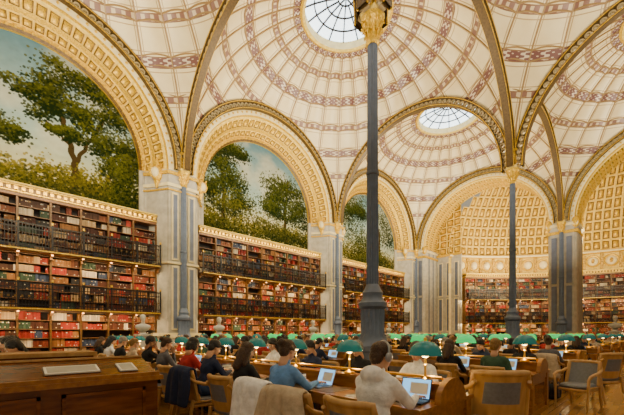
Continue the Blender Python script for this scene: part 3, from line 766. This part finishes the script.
def seat(x,y,face,pm=None,item=None,jit=0,chair=True):
    rz=0 if face>0 else math.pi
    if chair: inst(chm,'reading_chair',(x-face*.03,y,0),rz+jit)
    if pm: inst(pm,'seated_reader',(x,y,0),rz+jit*.5,random.uniform(1.0,1.06) if chair else 1.03)
    if item:
        inst(item,'open_book' if item is bkm else 'laptop',(x+face*(.60 if item is bkm else .62),y+random.uniform(-.05,.05),.764 if item is bkm else .759),rz+random.uniform(-.15,.15))
    if pm and x<16:
        q=random.random()
        if q<.35: inst(random.choice(stk),'book_stack',(x+face*.62,y+.36,.759),random.uniform(-.4,.4))
        elif q<.55: inst(btl,'water_bottle',(x+face*.66,y+.33,.759))
TW=.62; OFF=TW+.33
tabs=[(-.48,6.2,15.2),(3.4,1.5,15.2),(7.15,1.5,4.45),(7.15,5.9,15.2),(11.0,1.5,15.2),(14.9,1.5,15.2),(18.8,1.5,4.45),(18.8,5.9,15.2),(22.7,1.5,15.2),(26.6,1.5,15.2)]
hero={1:{1:[(1.82,HOOD,lpd),(3.15,BLUE,lp),(4.0,T[0],lp),(5.05,T[1],bkm),(5.85,T[5],None),(6.9,T[2],lp),(7.9,T[8],bkm),(9.0,T[4],lp),(10.1,T[7],lp),(11.3,T[3],bkm),(12.4,T[0],None)],
         -1:[(2.30,WRIT,bkm),(3.35,T[7],bkm),(4.4,T[1],lp),(5.5,T[3],bkm),(6.6,T[8],lp),(7.7,T[0],bkm),(8.9,T[6],lp),(10.2,T[5],bkm),(11.4,T[2],lp)]}}
tm={}
LP=[]
for ti,(x,y0,y1) in enumerate(tabs):
    L=round(y1-y0,2)
    if L not in tm: tm[L]=table_mesh(L)
    inst(tm[L],'reading_table',(x,y0,0))
    y=y0+.28; k=0; st=1.06 if ti<4 else .86
    while y<y1-.1:
        inst(lt if (ti<=1 or k%4==0) else lg,'reading_lamp',(x,y,.925),0,1.0 if ti<=1 else 1.12)
        if math.hypot(x,y)<13 and ti<5: LP.append((x,y))
        y+=st; k+=1
    for face in (1,-1):
        if ti in hero:
            for (yy,pm,it) in hero[ti][face]: seat(x-face*OFF,yy,face,pm,it,random.uniform(-.12,.12))
        else:
            y=y0+.5
            while y<y1-.3:
                occ=random.random()<(.97 if x<20 else .8)
                if x>20 and y>10: occ=False
                if occ:
                    seat(x-face*OFF,y,face,random.choice(TR),random.choice([lp,lp,bkm,None]) if x<16 else None,random.uniform(-.15,.15),chair=(x<16))
                elif x<12: seat(x-face*(OFF+random.uniform(0,.1)),y,face,None,None,random.uniform(-.3,.3))
                y+=.82
for x in (3.4,7.15,11.0,14.9,18.8,22.7):
    L=3.0
    if L not in tm: tm[L]=table_mesh(L)
    inst(tm[L],'reading_table',(x,-5.6,0))
    for k in range(3): inst(lt,'reading_lamp',(x,-5.3+1.06*k,.925))
inst(chm,'reading_chair',(4.38,1.46,0),math.radians(40),1.14); inst(chm,'reading_chair',(9.5,1.0,0),math.radians(60),1.15)
inst(chm,'reading_chair',(8.25,1.15,0),math.radians(165)); inst(chm,'reading_chair',(2.30,2.50,0),math.radians(8))
for (x,y) in ((5.3,.8),(8.9,1.7),(1.9,6.4),(12.3,1.2)): inst(bag,'backpack',(x,y,0),random.uniform(0,6))
def coat_mesh(mat,seed):
    r_=random.Random(seed); mb=MB(); nu,nv=18,22; vs=[]
    for i in range(nu+1):
        u=-1+2*i/nu
        for j in range(nv+1):
            t=j/nv; ln=t*1.0-.42
            fold=.022*math.sin(u*9+seed)*min(1,abs(ln)*4)+.012*math.sin(u*17+t*5)
            if abs(ln)<.06: a=ln/.06*math.pi/2; x=-.355-.05*math.sin(a)*1; z=.925+.02*math.cos(a)
            elif ln<0: x=-.295+(-ln-.06)*.10+fold; z=.925-(-ln-.06)
            else: x=-.415-(ln-.06)*.12-fold; z=.925-(ln-.06)
            vs.append((x+.06*u*u,u*(.26+.10*abs(ln)+.02*math.sin(t*8+seed)),z-.03*u*u))
    fs=[(i*(nv+1)+j,i*(nv+1)+j+1,(i+1)*(nv+1)+j+1,(i+1)*(nv+1)+j) for i in range(nu) for j in range(nv)]
    mb.add(vs,fs,mat); me=mb.mesh('draped_coat',ang=80); return me
def coat(mat,seed,loc,rz):
    o=inst(coat_mesh(mat,seed),'draped_coat',loc,rz); s_=o.modifiers.new('s','SOLIDIFY'); s_.thickness=.03; ss=o.modifiers.new('b','SUBSURF'); ss.levels=1; ss.render_levels=1
coat('cloth_beige',1,(2.30,2.50,0),math.radians(8)); coat('cloth_white',4,(2.42,3.15,0),0)
coat('cloth_navy',2,(2.42,5.05,0),.1); coat('cloth_black',6,(4.32,3.35,0),math.pi)
for (x,y,mt_) in ((6.2,3.1,'cloth_brown'),(6.2,7.4,'cloth_navy'),(8.1,3.0,'cloth_black'),(10.05,2.0,'cloth_beige')): coat(mt_,int(x*3+y),(x-.02,y,0),0 if x in (6.2,10.05) else math.pi)

# ------------------------------------------------------------ display counter
mb=MB()
x0,x1=-3.2,1.38; y0,y1=3.93,4.75
mb.box(x0,x1,y0+.04,y1,0,.93,'wood_counter'); mb.box(x0-.03,x1+.03,y0-.02,y1+.03,0,.10,'wood_counter')
mb.box(x0-.04,x1+.04,y0-.03,y1+.04,.93,.98,'wood_desk')
vs=[(x0,y0,.98),(x1,y0,.98),(x1,y0+.62,1.15),(x0,y0+.62,1.15),(x0,y1,1.15),(x1,y1,1.15),(x0,y1,.98),(x1,y1,.98)]
mb.add(vs,[(0,1,2,3),(3,2,5,4),(1,7,5,2),(0,3,4,6),(4,5,7,6)],'wood_counter')
mb.box(x0,x1,y0-.02,y0+.02,.98,1.02,'wood_desk')
mb.box(x0,x1,y0+.60,y0+.66,1.15,1.17,'wood_chair')
for i in range(5):
    a=x0+.1+i*.9; mb.box(a,a+.74,y0+.02,y0+.045,.16,.86,'wood_counter'); 
    for bx in ((a,a+.03,.16,.86),(a+.71,a+.74,.16,.86),(a,a+.74,.16,.19),(a,a+.74,.83,.86)): mb.box(bx[0],bx[1],y0-.0,y0+.04,bx[2],bx[3],'wood_counter')
mb.build('display_counter',smooth=False)
def slope_z(y): return .98+(y-y0)*.17/.62
rot=math.atan2(.17,.62)
for k,(xx,yy,w,h,n_,mt_) in enumerate(((.62,4.22,.46,.20,'catalogue_sheet','paper'),(1.12,4.20,.17,.22,'catalogue_sheet','paper'),(-.6,4.2,.3,.2,'catalogue_sheet','paper'))):
    mb=MB(); mb.box(-w/2,w/2,-h/2,h/2,0,.014,mt_); mb.box(-w/2+.02,w/2-.02,-h/2+.02,h/2-.02,.014,.016,'marble')
    mb.box(-w/2-.01,w/2+.01,-h/2-.01,h/2+.01,-.004,0,'leather_desk')
    o=mb.build(n_,(xx,yy,slope_z(yy)+.008),0,smooth=False); o.rotation_euler=(rot,0,0)
mb=MB(); mb.box(-.1,.95,0,.5,0,1.14,'wood_counter'); mb.box(-.14,.99,-.04,.54,1.14,1.19,'wood_chair')
for i in range(3):
    for j in range(5): mb.box(-.06+i*.335,.24+i*.335,-.02,0,.12+j*.2,.29+j*.2,'wood_chair'); mb.box(.07+i*.335,.11+i*.335,-.035,-.02,.19+j*.2,.22+j*.2,'brass')
mb.build('card_index_cabinet',(.1,5.5,0),0,smooth=False)
# ------------------------------------------------------------ busts
def bust_mesh():
    mb=MB(); mb.box(-.26,.26,-.26,.26,0,.12,'marble'); mb.box(-.21,.21,-.21,.21,.12,1.15,'marble'); mb.box(-.26,.26,-.26,.26,1.15,1.22,'marble')
    mb.lathe([(.14,1.22),(.10,1.27),(.12,1.32)],'marble',16)
    P=[('E',(0,0,1.48),(.14,.25,.16),None,'marble'),('C',(0,0,1.55),(.01,0,1.72),.075,.065,'marble'),('E',(.01,0,1.84),(.115,.095,.14),None,'marble'),
       ('E',(-.02,0,1.88),(.125,.11,.12),None,'marble'),('C',(.12,0,1.86),(.135,0,1.82),.012,.018,'marble'),('E',(.08,0,1.75),(.05,.05,.05),None,'marble'),('C',(0,-.2,1.5),(0,.2,1.5),.09,.09,'marble')]
    addto(mb,union(P,.018,2)); return mb.mesh('marble_bust')
bm_=bust_mesh()
for (x,y) in ((5.0,16.2),(8.75,16.2),(15.6,16.2),(24.6,16.2)): inst(bm_,'marble_bust',(x,y,0),-math.pi/2,1.15)
inst(bm_,'marble_bust',(29.6,2.2,0),math.pi,1.3)

# ------------------------------------------------------------ lights
W=D.worlds.new('World'); bpy.context.scene.world=W; W.use_nodes=True
W.node_tree.nodes['Background'].inputs[0].default_value=(1,.86,.60,1); W.node_tree.nodes['Background'].inputs[1].default_value=.42
def area(name,loc,target,size,e,col=(1,.84,.54),sy=None):
    l=D.lights.new(name,'AREA'); l.energy=e; l.color=col; l.size=size
    if sy: l.shape='RECTANGLE'; l.size_y=sy
    o=D.objects.new(name,l); COL.objects.link(o); o.location=loc; o.rotation_euler=(Vector(target)-Vector(loc)).to_track_quat('-Z','Y').to_euler(); return o
for cx in cxs:
    for cy in cys[:2]: area('vault_fill',(cx,cy,6.0),(cx,cy,20),3,1400,(1,.89,.66))  # added panels without a fixture, standing in for the hidden vault lighting
for cx in cxs: area('wall_fill',(cx,9.5,9.0),(cx,18,8.0),5,650,(1,.86,.56),sy=1.2)  # added unseen fill that brightens the left shelves and murals
area('apse_fill',(34.2,3.0,7.0),(40,6,10),5,850,(1,.82,.48)); area('apse_fill',(33.8,9.5,6.0),(36,12,12),4,750,(1,.82,.48))  # added fill for the apse, facing away from the camera, no fixtures modelled
for cx in cxs:
    for gz in (2.3,4.6):
        area('shelf_strip_light',(cx,17.08,gz),(cx,17.75,gz-1.6),9,150,(1,.74,.38),sy=.05)
    area('cornice_strip_light',(cx,17.3,7.2),(cx,17.7,5.2),9,70,(1,.74,.38),sy=.05)
for a in (8,24,40,54):
    a=math.radians(a); 
    for gz in (2.3,4.6):
        o=area('shelf_strip_light',(AC[0]+(RS-.55)*math.cos(a),AC[1]+(RS-.55)*math.sin(a),gz),(AC[0]+(RS+.2)*math.cos(a),AC[1]+(RS+.2)*math.sin(a),gz-1.6),3.5,75,(1,.74,.38),sy=.05)
for (x,y) in LP:
    l=D.lights.new('lamp_bulb','POINT'); l.energy=10; l.color=(1,.76,.38); l.shadow_soft_size=.04
    o=D.objects.new('lamp_bulb',l); COL.objects.link(o); o.location=(x,y,.925+.235)

# ------------------------------------------------------------ camera
cam=D.cameras.new('camera'); co=D.objects.new('camera',cam); COL.objects.link(co); bpy.context.scene.camera=co
fwd=Vector((.692,.722,0)).normalized(); co.location=(0,0,EYE); co.rotation_euler=fwd.to_track_quat('-Z','Y').to_euler()
cam.sensor_width=36; cam.lens=337/624*36; cam.shift_y=(333-207.5)/624; cam.clip_end=200
